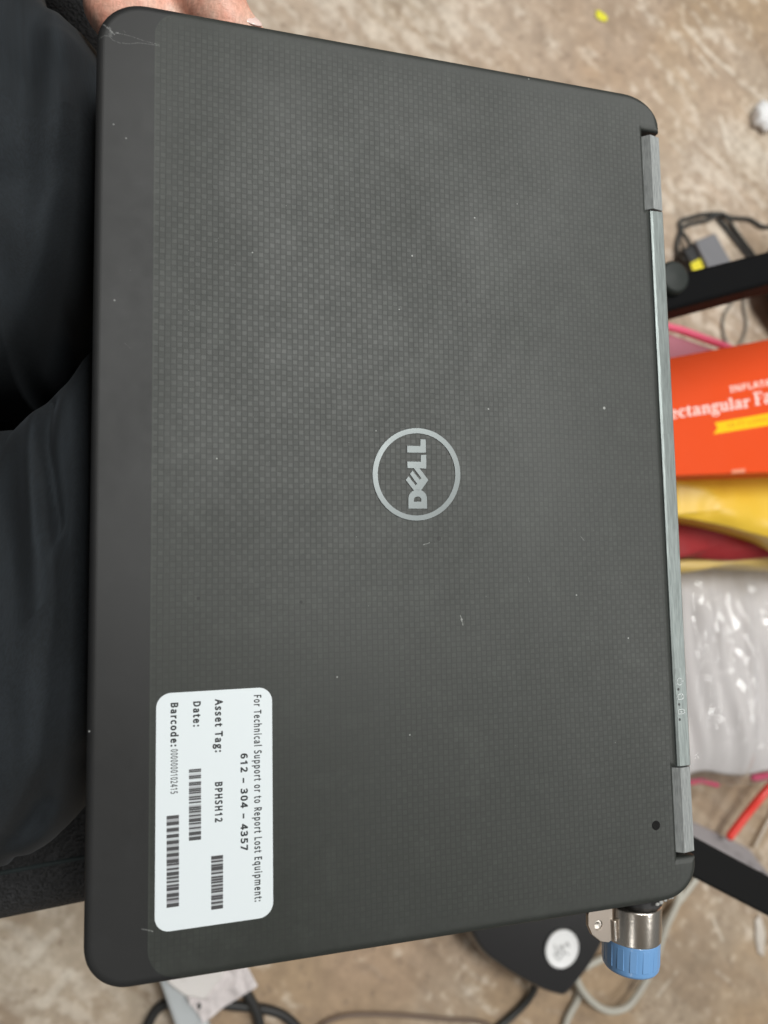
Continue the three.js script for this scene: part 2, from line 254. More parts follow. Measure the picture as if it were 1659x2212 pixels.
part('indicator_icon', mergeGeometries([loop(arcPts(362, 440, 105, 132, -0.55, -2 * Math.PI + 0.55, 18), false), loop([[420, 430], [510, 418]], false)]), print, bar);
part('indicator_icon', mergeGeometries([loop([[290, 1030], [320, 950], [480, 935], [525, 1040], [490, 1130], [320, 1145]]), loop([[480, 935], [440, 1035], [490, 1130]], false)]), print, bar);
part('indicator_icon', mergeGeometries([loop([[320, 1560], [520, 1535], [535, 1700], [325, 1725]]), loop([[525, 1565], [560, 1570], [562, 1660], [530, 1668]], false), loop([[380, 1640], [470, 1628]], false), loop([[424, 1600], [430, 1665]], false)]), print, bar);
for (const [x, y] of [[318, 748], [350, 1345], [372, 1945]]) { const p = ic(x, y); part('indicator_hole', new THREE.CylinderGeometry(0.00052, 0.00052, 0.0004, 14).translate(p.x, LID - 0.00118, p.z), std(0.006, 0.007, 0.007, 0.4), bar); }
// asset sticker
{
  const sz = (x, y) => plan((550 + x / 2.0117) / 1.8228, (2650 + y / 2.0117) / 1.8228);
  const c00 = sz(121, 168), c01 = sz(1043, 107), c11 = sz(1063, 1926), c10 = sz(128, 2062);
  const x0 = (c00[0] + c10[0]) / 2, x1 = (c01[0] + c11[0]) / 2, z0 = (c00[1] + c01[1]) / 2, z1 = (c10[1] + c11[1]) / 2;
  const CW = 1640, CH = Math.round(CW * (x1 - x0) / (z1 - z0));
  const cv = document.createElement('canvas'); cv.width = CW; cv.height = CH; const c = cv.getContext('2d');
  c.fillStyle = 'rgb(214,221,225)'; c.fillRect(0, 0, CW, CH);
  const cp = (x, y) => { const p = sz(x, y); return [(p[1] - z0) / (z1 - z0) * CW, (x1 - p[0]) / (x1 - x0) * CH]; };
  const type = (txt, xb, xt, y0, y1, font, col = '#1d1f22') => {               // baseline and cap height, start and end along the line
    const a = cp(xb, y0), b = cp(xb, y1), h = a[1] - cp(xt, y0)[1];
    c.save(); c.font = `${font.w ?? ''} 100px ${font.f}`; const gap = font.g ?? 12, ws = [...txt].map((q) => c.measureText(q).width), w = ws.reduce((p, q) => p + q + gap, -gap); c.translate(a[0], a[1]); c.scale((b[0] - a[0]) / w, h / 72); c.fillStyle = col; c.strokeStyle = col; c.lineWidth = font.s;
    let at0 = 0; [...txt].forEach((q, n) => { c.fillText(q, at0, 0); c.strokeText(q, at0, 0); at0 += ws[n] + gap; }); c.restore();
  };
  const sans = { f: 'sans-serif', s: 6, g: 14 }, bold = { f: 'sans-serif', s: 9, g: 16 };
  type('For Technical Support or to Report Lost Equipment:', 906, 961, 172, 1815, sans);
  type('612 \u2013 304 \u2013 4357', 802, 853, 637, 1408, bold);
  type('Asset Tag:', 600, 655, 210, 630, bold); type('BPHSH12', 599, 653, 862, 1184, bold);
  type('Date:', 427, 482, 222, 428, bold); type('Barcode:', 249, 304, 233, 585, bold); type('0000000102415', 248, 301, 604, 960, { f: 'sans-serif', s: 4, g: 14 });
  const bars = (xa, xb, list) => {                                            // strokes read off an enlargement that begins at (600, 3000)
    const f = (v) => (3000 + v / 3.403 - 2650) * 2.0117;
    for (let k = 0; k < list.length; k++) {
      const s0 = cp(xa, f(list[k] - 2.7)), s1 = cp(xb, f(list[k] + 2.7)); c.fillStyle = '#444446'; c.fillRect(s0[0], s1[1], s1[0] - s0[0], s0[1] - s1[1]);
      if (k && list[k] - list[k - 1] > 24) for (let v = list[k - 1] + 11; v < list[k] - 8; v += 5.5) if (rnd() < 0.72) { const q0 = cp(xa, f(v)), q1 = cp(xb, f(v + 1.7)); c.fillStyle = `rgba(70,66,70,${rr(0.06, 0.2)})`; c.fillRect(q0[0], q1[1], q1[0] - q0[0], q0[1] - q1[1]); }
    }
  };
  bars(213, 311, [728, 751, 812, 835, 897, 919, 980, 1003, 1065, 1087, 1149, 1172, 1234, 1256, 1318, 1341, 1371, 1433, 1486, 1508, 1550, 1603, 1656, 1691, 1709, 1771, 1793, 1838, 1906, 1930]);
  bars(390, 486, [104, 127, 189, 212, 279, 302, 362, 385, 413, 468, 497, 541, 609, 634, 664, 717, 767, 790, 822, 884, 944, 967, 1012, 1036]);
  bars(566, 660, [1266, 1289, 1330, 1382, 1412, 1436, 1487, 1540, 1576, 1609, 1654, 1704, 1735, 1799, 1829, 1882, 1934, 1957]);
  const t = new THREE.CanvasTexture(cv); t.colorSpace = THREE.SRGBColorSpace; t.magFilter = THREE.LinearFilter;
  const g = slab(roundPoly([[x0, z0], [x1, z0], [x1, z1], [x0, z1]], 0.0044, 10), LID + 0.0001, 0.00016, 0.00004, 0.00004, 1);
  const p = g.attributes.position, uv = new Float32Array(p.count * 2);
  for (let i = 0; i < p.count; i++) { uv[2 * i] = (p.getZ(i) - z0) / (z1 - z0); uv[2 * i + 1] = (p.getX(i) - x0) / (x1 - x0); }
  g.setAttribute('uv', new THREE.BufferAttribute(uv, 2));
  part('asset_sticker', g, std(1, 1, 1, 0.42, { map: t }), laptop, 'white rounded sticker with support number and three barcodes');
}

// ---------------------------------------------------------------- lock plug at the laptop's side
{
  const y = LID - 0.0115, c0 = at(1365, 1951, y), ax = V(-0.06, -0.03, 1).normalize();
  const lock = thing('cable_lock', 'shiny metal lock plug with blue ribbed collar glued to the laptop side', 'cable lock', c0.clone());
  const q = new THREE.Quaternion().setFromUnitVectors(V(0, 1, 0), ax), place = (g) => g.applyQuaternion(q).translate(c0.x, c0.y, c0.z);
  const lathe = (pts, n = 48) => place(new THREE.LatheGeometry(pts.map(([r, h]) => new THREE.Vector2(r, h)), n));
  part('rubber_ring', lathe([[0.004, -0.006], [0.0078, -0.006], [0.0082, -0.0052], [0.0082, 0.0012], [0.0076, 0.0018], [0.004, 0.0018]]).translate(0.0030, 0, 0), std(0.02, 0.02, 0.022, 0.65, { bumpMap: tex(64, 64, (i, j) => 255 * vnoise(i * 0.4, j * 0.4, 3)), bumpScale: 0.0004 }), lock);
  const nick = std(0.68, 0.63, 0.58, 0.27, { metalness: 1, bumpMap: tex(256, 256, (i, j) => 255 * fbm(i * 0.35, j * 0.35, 3, 2)), bumpScale: 0.000025 });
  part('metal_sleeve', lathe([[0.0070, -0.0013], [0.0103, -0.0012], [0.0107, -0.0004], [0.0107, 0.0112], [0.0104, 0.0117], [0.0098, 0.012]]), nick, lock);
  const col = part('collar', lathe([[0.0095, 0.0114], [0.0103, 0.0115], [0.0104, 0.012], [0.0102, 0.0215], [0.0095, 0.0226], [0.0082, 0.0232], [0, 0.0234]]), std(0.15, 0.32, 0.60, 0.32, { clearcoat: 0.3 }), lock);
  for (let k = 0; k < 14; k++) { const a = k / 14 * Math.PI * 2; const g = new RoundedBoxGeometry(0.0027, 0.0078, 0.0009, 2, 0.0003).translate(0, 0.0165, 0.00995).rotateY(a); part('rib', place(g), col.material, col); }
  const tc = at(1288, 1996, y + 0.004), hole = arcPts(0, 0, 0.0022, 0.0022, 0, 2 * Math.PI, 20).slice(0, -1);
  const tab = new THREE.Shape([[-0.0028, -0.0092], [0.0075, -0.0092], [0.0075, 0.0068], [0.005, 0.0078], [0.001, 0.0066], [-0.0032, 0.003], [-0.005, -0.001], [-0.0048, -0.005]].map(([a, b]) => new THREE.Vector2(a, -b)));
  tab.holes.push(new THREE.Path(hole.map(([a, b]) => new THREE.Vector2(a, b))));
  const dull = std(0.36, 0.31, 0.27, 0.4, { metalness: 0.9 });
  part('tab', new THREE.ExtrudeGeometry(tab, { depth: 0.0011, bevelEnabled: true, bevelSize: 0.0002, bevelThickness: 0.0002, bevelSegments: 2 }).scale(0.86, 0.86, 0.9).rotateX(-Math.PI / 2).rotateZ(-0.12).translate(tc.x, tc.y, tc.z), dull, lock);
  part('rivet', new THREE.LatheGeometry([[0, -0.001], [0.0016, -0.001], [0.0019, 0.0004], [0.0015, 0.0008], [0.0007, 0.0005], [0, 0.0005]].map((p) => new THREE.Vector2(...p)), 24).translate(tc.x, tc.y, tc.z), nick, lock);
  part('tab_lip', new RoundedBoxGeometry(0.0011, 0.0024, 0.0072, 2, 0.0004).translate(tc.x + 0.0068, tc.y + 0.0006, tc.z + 0.0028), nick, lock);
  for (const [u, v] of [[1428, 1947], [1437, 1942], [1420, 1951], [1446, 1938], [1452, 1937]]) { const p = at(u, v, LID - 0.001); part('glue_crumb', new THREE.IcosahedronGeometry(rr(0.0004, 0.0008), 1).scale(1.4, 0.6, 1).translate(p.x, p.y, p.z + 0.0004), std(0.3, 0.3, 0.29, 0.6), lock); }
}

// ---------------------------------------------------------------- the sitter: trousers, hand, arm and jacket
const cloth = (r, g, b, s) => std(r, g, b, 0.92, { sheen: 0.35, sheenRoughness: 0.6, sheenColor: new THREE.Color().setRGB(0.10, 0.12, 0.15), map: tex(1024, 1024, (i, j) => { const tw = 0.5 + 0.5 * Math.sin((i + j) * 0.785), n = fbm(i / 160, j / 160, s, 4), l = hash(i >> 1, j >> 1, s) > 0.9994 ? 2.6 : 1, f = vnoise(i / 3, j / 3, s + 9); const k = 225 * (0.86 + 0.05 * tw + 0.4 * (n - 0.5) + 0.5 * (f - 0.5)); return l > 1 ? [250, 250, 255] : [k, k, k]; }), bumpMap: tex(256, 256, (i, j) => 120 + 60 * Math.sin((i + j) * 0.785) + 60 * hash(i, j, s)), bumpScale: 0.000025 });
const person = thing('person', 'person in black trousers sitting with the laptop on the lap, one hand at its corner', 'person', V(-0.35, 0, 0));
{
  const top = LID - 0.0205;
  // creases in the cloth: [polyline in picture points, depth (+ ridge, - furrow), width], all surveyed at the height of the lap
  const crease = [
    [[[95, 850], [100, 960], [118, 1060], [128, 1150]], -0.010, 0.0028], [[[125, 1130], [150, 1260], [165, 1400]], -0.004, 0.006], [[[60, 880], [66, 1000], [100, 1150], [110, 1300]], 0.0050, 0.007],
    [[[148, 860], [150, 980], [160, 1100]], 0.003, 0.006], [[[5, 430], [80, 410], [125, 385]], -0.0028, 0.006], [[[0, 360], [80, 330]], 0.002, 0.01], [[[20, 30], [30, 200]], -0.003, 0.006], [[[60, 520], [130, 640]], 0.003, 0.012],
    [[[0, 690], [70, 640], [120, 560]], 0.003, 0.009], [[[80, 1760], [60, 1810], [0, 1850]], -0.006, 0.0045], [[[70, 900], [100, 1100], [125, 1250], [155, 1400], [168, 1600]], 0.0060, 0.0055], [[[150, 120], [160, 350], [150, 520], [110, 690]], 0.0045, 0.006], [[[0, 180], [60, 210], [120, 190]], -0.004, 0.009], [[[20, 1300], [60, 1480], [70, 1640]], 0.004, 0.012], [[[85, 1690], [78, 1740], [40, 1800]], -0.005, 0.004], [[[150, 1450], [175, 1650]], -0.003, 0.008]
  ].map(([pts, d, w]) => [pts.map(([u, v]) => plan(u, v, top - 0.01)), d, w]);
  const folds = (x, z) => {
    let h = 0.0042 * (fbm(x * 50 + 6 * fbm(z * 9, x * 9, 2, 2), z * 17, 15, 3) - 0.5);
    for (const [pts, d, w] of crease) {
      let m = 9; for (let k = 0; k + 1 < pts.length; k++) { const [ax, az] = pts[k], [bx, bz] = pts[k + 1], t = clamp(((x - ax) * (bx - ax) + (z - az) * (bz - az)) / ((bx - ax) ** 2 + (bz - az) ** 2)); m = Math.min(m, Math.hypot(x - lerp(ax, bx, t), z - lerp(az, bz, t))); }
      if (m < 4 * w) h += d * Math.exp(-((m / w) ** 2));
    }
    return h;
  };
  // one leg: stations [x, z of the outer side, z of the inner side, height of the top, thickness], then the shin
  function leg(st, shin) {
    const nA = 150, nB = 120, pos = [], idx = [], uv = [], xs = st.map((s) => s[0]);
    const val = (x, c) => { let k = 0; while (k < xs.length - 2 && x > xs[k + 1]) k++; const t = (x - xs[k]) / (xs[k + 1] - xs[k]), p0 = st[Math.max(k - 1, 0)][c], p1 = st[k][c], p2 = st[k + 1][c], p3 = st[Math.min(k + 2, st.length - 1)][c]; return clamp(0.5 * (2 * p1 + (p2 - p0) * t + (2 * p0 - 5 * p1 + 4 * p2 - p3) * t * t + (3 * p1 - p0 - 3 * p2 + p3) * t ** 3), Math.min(p1, p2) - 0.01, Math.max(p1, p2) + 0.01); };
    const samples = []; for (let i = 0; i <= nA; i++) { const s = i / nA, xv0 = -0.165, xv1 = -0.10; samples.push(s < 0.2 ? lerp(xs[0], xv0, s / 0.2) : s < 0.8 ? lerp(xv0, xv1, (s - 0.2) / 0.6) : lerp(xv1, xs[xs.length - 1], (s - 0.8) / 0.2)); }
    for (const x of samples) { const za = val(x, 1), zb = val(x, 2), yt = val(x, 3), th = val(x, 4), zc = (za + zb) / 2, w = (zb - za) / 2;
      for (let k = 0; k <= nB; k++) { const a = k / nB * 2 * Math.PI, c = Math.cos(a), s = Math.sin(a), e = 0.78; const px = x, pz = zc + w * Math.sign(s) * Math.abs(s) ** e; let py = yt - th / 2 + th / 2 * Math.sign(c) * Math.abs(c) ** e; if (c > -0.2) py += folds(px, pz) * sst(-0.2, 0.3, c); pos.push(px, py, pz); uv.push(px * 7.2, (a * w) * 7.2); } }
    for (const [x, y, z, r] of shin) for (let k = 0; k <= nB; k++) { const a = k / nB * 2 * Math.PI; pos.push(x + r * Math.cos(a), y, z + r * Math.sin(a)); uv.push(y * 7.2, a * r * 7.2); }
    const rows = samples.length + shin.length;
    for (let i = 0; i + 1 < rows; i++) for (let k = 0; k < nB; k++) { const q = i * (nB + 1) + k; idx.push(q, q + nB + 1, q + 1, q + 1, q + nB + 1, q + nB + 2); }
    const g = new THREE.BufferGeometry(); g.setAttribute('position', new THREE.Float32BufferAttribute(pos, 3)); g.setAttribute('uv', new THREE.Float32BufferAttribute(uv, 2)); g.setIndex(idx); g.computeVertexNormals(); return g;
  }
  const Z = (u, v, d) => at(u, v, top - d).z, X = (u) => at(u, 1000, top - 0.02).x;
  const one = leg([[-0.46, -0.19, -0.01, top - 0.01, 0.15], [-0.25, -0.20, -0.012, top, 0.16], [X(0), Z(0, -170, 0.04), Z(0, 850, 0.05), top + 0.004, 0.16], [X(60), Z(60, -45, 0.03), Z(60, 800, 0.05), top + 0.001, 0.15], [X(120), Z(120, 20, 0.03), Z(120, 706, 0.05), top + 0.003, 0.15], [X(200), Z(200, 70, 0.03), Z(200, 632, 0.05), top - 0.012, 0.14], [-0.02, -0.14, -0.045, top - 0.002, 0.135], [0.035, -0.13, -0.045, top - 0.004, 0.125], [0.07, -0.12, -0.055, top - 0.035, 0.08]], [[0.035, 0.45, -0.09, 0.05], [0.02, 0.25, -0.085, 0.05], [0.0, 0.06, -0.08, 0.045]]);
  const two = leg([[-0.46, 0.01, 0.19, top - 0.01, 0.15], [-0.25, -0.012, 0.165, top, 0.16], [X(0), Z(0, 925, 0.06), Z(0, 1862, 0.06), top + 0.001, 0.16], [X(60), Z(60, 885, 0.06), Z(60, 1834, 0.06), top, 0.15], [X(120), Z(120, 835, 0.06), Z(120, 1790, 0.06), top + 0.002, 0.15], [X(200), Z(200, 768, 0.06), Z(200, 1716, 0.06), top - 0.010, 0.14], [-0.02, 0.005, 0.10, top - 0.002, 0.135], [0.035, 0.01, 0.09, top - 0.004, 0.125], [0.07, 0.02, 0.08, top - 0.035, 0.08]], [[0.035, 0.45, 0.05, 0.05], [0.02, 0.25, 0.045, 0.05], [0.0, 0.06, 0.04, 0.045]]);
  const hips = new THREE.SphereGeometry(1, 40, 24).scale(0.13, 0.12, 0.18).translate(-0.45, LID - 0.06, 0);
  part('trousers', mergeGeometries([one, two, hips]), cloth(0.0105, 0.0148, 0.0195, 3), person);
  // jacket: trunk and left sleeve, one surface, outside the frame
  function field(bones, lo, hi, cell, blend) {
    const size = Math.max(hi.x - lo.x, hi.y - lo.y, hi.z - lo.z), n = Math.ceil(size / cell) + 2, mc = new MarchingCubes(n, new THREE.MeshBasicMaterial(), false, false, 400000);
    const half = size / 2 * n / (n - 2), c = lo.clone().add(hi).multiplyScalar(0.5), p = V(0, 0, 0), ba = V(0, 0, 0), pa = V(0, 0, 0);
    mc.isolation = 0;
    for (let k = 0; k < n; k++) for (let j = 0; j < n; j++) for (let i = 0; i < n; i++) {
      p.set((i / n * 2 - 1) * half + c.x, (j / n * 2 - 1) * half + c.y, (k / n * 2 - 1) * half + c.z);
      let d = 1e3;
      for (const [a, b, ra, rb, sq] of bones) { ba.subVectors(b, a); pa.subVectors(p, a); const t = clamp(pa.dot(ba) / Math.max(ba.lengthSq(), 1e-9)); pa.addScaledVector(ba, -t); if (sq) pa.set(pa.x / sq[0], pa.y / sq[1], pa.z / sq[2]); const e = pa.length() - lerp(ra, rb, t); const h = clamp(0.5 + 0.5 * (d - e) / blend); d = lerp(d, e, h) - blend * h * (1 - h); }
      mc.field[k * n * n + j * n + i] = -d;
    }
    mc.update();
    const m = mc.count, g = new THREE.BufferGeometry();
    g.setAttribute('position', new THREE.BufferAttribute(mc.positionArray.slice(0, m * 3), 3)); g.setAttribute('normal', new THREE.BufferAttribute(mc.normalArray.slice(0, m * 3), 3));
    g.scale(half, half, half).translate(c.x, c.y, c.z); return g;
  }
  const wrist = at(300, -330, LID - 0.03), elbow = V(-0.36, LID + 0.0, -0.33), shoulder = V(-0.46, LID + 0.42, -0.20);
  part('jacket', field([[V(-0.47, LID - 0.02, 0), V(-0.47, LID + 0.36, 0), 0.115, 0.125, [1, 1, 1.45]], [V(-0.47, LID + 0.40, -0.17), V(-0.47, LID + 0.40, 0.17), 0.075, 0.075], [shoulder, elbow, 0.065, 0.052], [elbow, elbow.clone().lerp(wrist, 0.8), 0.052, 0.042], [V(-0.46, LID + 0.42, 0.20), V(-0.40, LID + 0.16, 0.28), 0.065, 0.052], [V(-0.40, LID + 0.16, 0.28), V(-0.20, LID + 0.32, 0.14), 0.05, 0.04]], V(-0.68, LID - 0.2, -0.45), V(-0.05, LID + 0.55, 0.45), 0.013, 0.05), std(0.018, 0.02, 0.026, 0.9), person);
  // the hand under the corner of the laptop: palm, thumb along the edge, fingers curled under
  const yh = LID - 0.0285, P = (u, v, d = 0) => at(u, v, yh - d);
  const palm = P(372, -95, 0.012);
  const bones = [
    [wrist, P(330, -200, 0.008), 0.024, 0.026, [1, 0.75, 1]], [P(330, -200, 0.01), palm, 0.026, 0.026, [1, 0.8, 1]], [palm, P(430, -60, 0.01), 0.022, 0.017],
    [P(400, -70, 0.006), P(455, 2, 0.0), 0.0165, 0.0118], [P(455, 2, 0.0), P(494, 62, 0.0), 0.0112, 0.0088], [P(494, 62, 0.0), P(541, 86, 0.001), 0.0086, 0.0066],
    [P(300, -120, 0.006), P(258, -60, 0.0), 0.0125, 0.0105], [P(258, -60, 0.0), P(243, 18, 0.002), 0.0102, 0.0088], [P(243, 18, 0.002), P(262, 70, 0.005), 0.0086, 0.0072],
    [P(330, -110, 0.012), P(300, -30, 0.008), 0.0125, 0.0105], [P(300, -30, 0.008), P(318, 40, 0.006), 0.0100, 0.0085], [P(318, 40, 0.006), P(340, 90, 0.008), 0.0085, 0.007],
    [P(365, -100, 0.014), P(352, -10, 0.012), 0.0125, 0.0102], [P(352, -10, 0.012), P(375, 60, 0.010), 0.0096, 0.0084], [P(375, 60, 0.01), P(392, 110, 0.01), 0.0083, 0.0068],
    [P(400, -90, 0.016), P(405, 0, 0.016), 0.0115, 0.0092], [P(405, 0, 0.016), P(425, 70, 0.014), 0.0086, 0.0074]
  ];
  const lo = V(1, 9, 1), hi = V(-9, -9, -9); for (const [a, b] of bones) { for (const p of [a, b]) { lo.min(p); hi.max(p); } }
  lo.addScalar(-0.03); hi.addScalar(0.03);
  const hg = field(bones, lo, hi, 0.0028, 0.006); planarUV(hg, 0, 0, 0.06, 0.06);
  const skin = std(0.86, 0.57, 0.46, 0.48, { sheen: 0.15, map: tex(512, 512, (i, j) => { const n = fbm(i / 40, j / 40, 5, 4), f = fbm(i / 5, j / 9, 6, 3), k = 1 + 0.2 * (f - 0.5); return [232 * k, (214 + 50 * (n - 0.5)) * k, (208 + 60 * (n - 0.5)) * k]; }, true), bumpMap: tex(512, 512, (i, j) => 255 * (0.6 * fbm(i / 9, j / 3.2, 16, 3) + 0.4 * fbm(i / 30, j / 12, 12, 2))), bumpScale: 0.00016 });
  const hand = part('hand', hg, skin, person);
  const dir = P(541, 86).sub(P(494, 62)).normalize(), out = V(dir.z, 0, -dir.x), nrm = V(0, 0.8, 0).addScaledVector(out, 0.6).normalize(), n0 = P(519, 74).addScaledVector(nrm, 0.0062), bt = dir.clone().cross(nrm);
  const nail = new THREE.SphereGeometry(1, 28, 14, 0, Math.PI * 2, 0, Math.PI * 0.5).scale(0.0068, 0.0014, 0.0050).applyMatrix4(new THREE.Matrix4().makeBasis(dir, nrm, bt).setPosition(n0));
  part('thumb_nail', nail, std(0.80, 0.60, 0.56, 0.25, { clearcoat: 0.4 }), hand);
}

// ---------------------------------------------------------------- chair
{
  const y = 0.475, a = at(0, 2020, y), b = at(190, 1980, y), ang = Math.atan2(-(b.z - a.z), b.x - a.x);
  const chair = thing('office_chair', 'chair seat of black pebbled fabric under the sitter', 'chair', V(-0.27, 0, 0.0));
  const fab = std(0.022, 0.022, 0.024, 0.85, { bumpMap: tex(512, 512, (i, j) => 255 * (0.75 * vnoise(i / 6.5, j / 6.5, 3) + 0.25 * hash(i, j, 2))), bumpScale: 0.0022, map: tex(512, 512, (i, j) => { const k = 200 + 190 * (vnoise(i / 6.5, j / 6.5, 3) - 0.5) + 40 * (hash(i, j, 8) - 0.5); return [k, k, k]; }) });  // map is lighter on the raised pebbles: their highlights put into the colour
  const depth = 0.45, wide = 0.46, mid = V(-0.295, 0, 0); const ez = lerp(a.z, b.z, (mid.x - a.x) / (b.x - a.x)) ;
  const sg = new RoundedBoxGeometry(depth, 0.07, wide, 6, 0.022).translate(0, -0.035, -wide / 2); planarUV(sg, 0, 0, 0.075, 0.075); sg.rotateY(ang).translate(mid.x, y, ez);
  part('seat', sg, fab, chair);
  part('seat_piping', capped([V(-0.21, 0.0006, -0.026), V(0, 0.0006, -0.0255), V(0.21, 0.0006, -0.026)].map((p) => p.applyAxisAngle(V(0, 1, 0), ang).add(V(mid.x, y - 0.0012, ez))), 0.0012, 30), std(0.006, 0.012, 0.013, 0.8), chair);
  const c = V(-0.29, 0, 0.0), iron = std(0.02, 0.02, 0.02, 0.4);
  part('column', new THREE.CylinderGeometry(0.025, 0.03, 0.34, 24).translate(c.x, 0.235, c.z), iron, chair);
  for (let k = 0; k < 5; k++) { const d = k / 5 * 2 * Math.PI + Math.PI + 0.2; part('foot', new RoundedBoxGeometry(0.24, 0.03, 0.04, 3, 0.008).translate(0.13, 0.05, 0).rotateY(d).translate(c.x, 0, c.z), iron, chair); part('caster', new THREE.CylinderGeometry(0.024, 0.024, 0.03, 20).rotateX(Math.PI / 2).translate(0.24, 0.024, 0).rotateY(d).translate(c.x, 0, c.z), iron, chair); }
}

// ---------------------------------------------------------------- black bars beside the laptop
function beam(a, b, w, h, bev = 0.004) {                                       // a rectangular tube from a to b, w across, h high
  const L = a.distanceTo(b), g = new RoundedBoxGeometry(L, h, w, 3, bev), m = new THREE.Matrix4(), x = b.clone().sub(a).normalize(), z = x.clone().cross(V(0, 1, 0)).normalize(), yv = z.clone().cross(x);
  m.makeBasis(x, yv, z).setPosition(a.clone().add(b).multiplyScalar(0.5)); return g.applyMatrix4(m);
}
const black = std(0.0045, 0.0046, 0.0052, 0.75, { specularIntensity: 0.16, bumpMap: tex(256, 256, (i, j) => 255 * fbm(i / 3, j / 3, 4, 3)), bumpScale: 0.0001 });
{
  const y = 0.40, a = at(1450, 645, y), b = at(1659, 590, y), d = b.clone().sub(a).normalize(), w = 0.0235;
  const A = a.clone().addScaledVector(d, -0.10), B = a.clone().addScaledVector(d, 0.36);
  const t = thing('metal_bar', 'black square metal bar with a round grey knob, above the orange box', 'metal bar', V(A.x, 0, A.z));
  part('tube', beam(A, B, w, 0.042), black, t);
  part('post', beam(V(B.x, 0.0, B.z), V(B.x, y - 0.021, B.z), w, w), black, t);
  const k = at(1444, 606, y + 0.02);
  part('knob', new THREE.LatheGeometry([[0, 0], [0.0095, 0], [0.0112, 0.001], [0.0118, 0.004], [0.0112, 0.008], [0.009, 0.0095], [0, 0.0102]].map((p) => new THREE.Vector2(...p)), 40).translate(k.x, y + 0.0185, k.z), std(0.020, 0.024, 0.022, 0.55, { specularIntensity: 0.6 }), t, 'round dark green-grey knob');
}
{
  const y = 0.42, a = at(1504, 1854, y), b = at(1659, 1935.5, y), d = b.clone().sub(a).normalize();
  const A = a.clone().addScaledVector(d, -0.06), B = a.clone().addScaledVector(d, 0.40);
  const t = thing('metal_bar', 'plain black flat metal bar below the clear plastic bag', 'metal bar', V(B.x, 0, B.z));
  part('tube', beam(A, B, 0.0228, 0.012, 0.002), std(0.007, 0.007, 0.0073, 0.7, { specularIntensity: 0.25 }), t);
  part('post', beam(V(B.x, 0.0, B.z), V(B.x, y - 0.006, B.z), 0.022, 0.022), black, t);
}

// ---------------------------------------------------------------- power brick with its leads
const lead = std(0.03, 0.03, 0.028, 0.5);
{
  const y = 0.032, c = at(1532, 548, y), q = (u, v, h = y) => plan(u, v, h);
  const t = thing('power_adapter', 'grey power brick with yellow sticker and black leads above the bar', 'power adapter', V(c.x, 0, c.z));
  part('body', slab(roundPoly([q(1502, 520), q(1546, 502), q(1605, 606), q(1556, 630)], 0.003, 5), y, 0.028, 0.003, 0.003, 4), std(0.17, 0.17, 0.185, 0.45), t);
  part('side_block', slab(roundPoly([q(1478, 540, 0.026), q(1504, 524, 0.026), q(1545, 600, 0.026), q(1520, 612, 0.026)], 0.003, 4), 0.026, 0.022, 0.002, 0.002, 3), std(0.012, 0.012, 0.014, 0.5), t);
  part('yellow_sticker', slab([q(1491, 569, 0.0266), q(1512, 558, 0.0266), q(1524, 587, 0.0266), q(1503, 600, 0.0266)], 0.0268, 0.0006, 0.0002, 0.0002, 1), std(0.72, 0.62, 0.02, 0.55), t);
  part('lead', capped(along([[1500, 560, 0.02], [1486, 520, 0.012], [1472, 500], [1470, 478], [1486, 472], [1520, 463], [1552, 462], [1580, 470], [1620, 474], [1650, 490], [1690, 478], [1760, 440]], 0.004), 0.0028, 140), lead, t);
  part('lead', capped(along([[1478, 560, 0.02], [1462, 540], [1466, 512], [1478, 490], [1530, 474], [1560, 462, 0.009], [1590, 500], [1620, 540], [1660, 590], [1720, 660]], 0.004), 0.0028, 140), lead, t);
  part('lead', capped(along([[1552, 474], [1580, 508], [1612, 548], [1650, 600], [1690, 660]], 0.0035), 0.0024, 80), lead, t);
  part('lead', capped(along([[1476, 540], [1468, 560], [1474, 580]], 0.006), 0.003, 30), lead, t);
}
solo('paper_scrap', slab(roundPoly([plan(1479, 568, 0.01), plan(1487, 566, 0.01), plan(1500, 596, 0.01), plan(1490, 606, 0.01)], 0.002, 4), 0.012, 0.012, 0.002, 0.002, 2), std(0.72, 0.70, 0.74, 0.4), 'narrow white plastic scrap between the power brick and the round knob', 'scrap');
solo('thin_cable', tube(along([[1590, 640], [1562, 690], [1566, 730], [1580, 756], [1600, 740], [1612, 700], [1606, 660], [1612, 610]], 0.0028), 0.0018, 90, 8), std(0.22, 0.20, 0.17, 0.5), 'thin grey cable looped on the floor above the orange box', 'cable');
{
  const g = new THREE.SphereGeometry(1, 40, 24).scale(0.11, 0.05, 0.07).rotateY(-0.62); const c = at(1790, 640, 0.05), p = g.attributes.position;
  for (let i = 0; i < p.count; i++) { const k = 1 + 0.1 * (fbm(p.getX(i) * 30 + 3, p.getZ(i) * 30, 7, 3) - 0.5); p.setXYZ(i, p.getX(i) * k, p.getY(i) * k, p.getZ(i) * k); }
  g.computeVertexNormals(); g.translate(c.x, 0.048, c.z);
  solo('black_bag', g, std(0.006, 0.006, 0.008, 0.8), 'soft black bag at the right edge below the bar with the knob', 'bag');
}

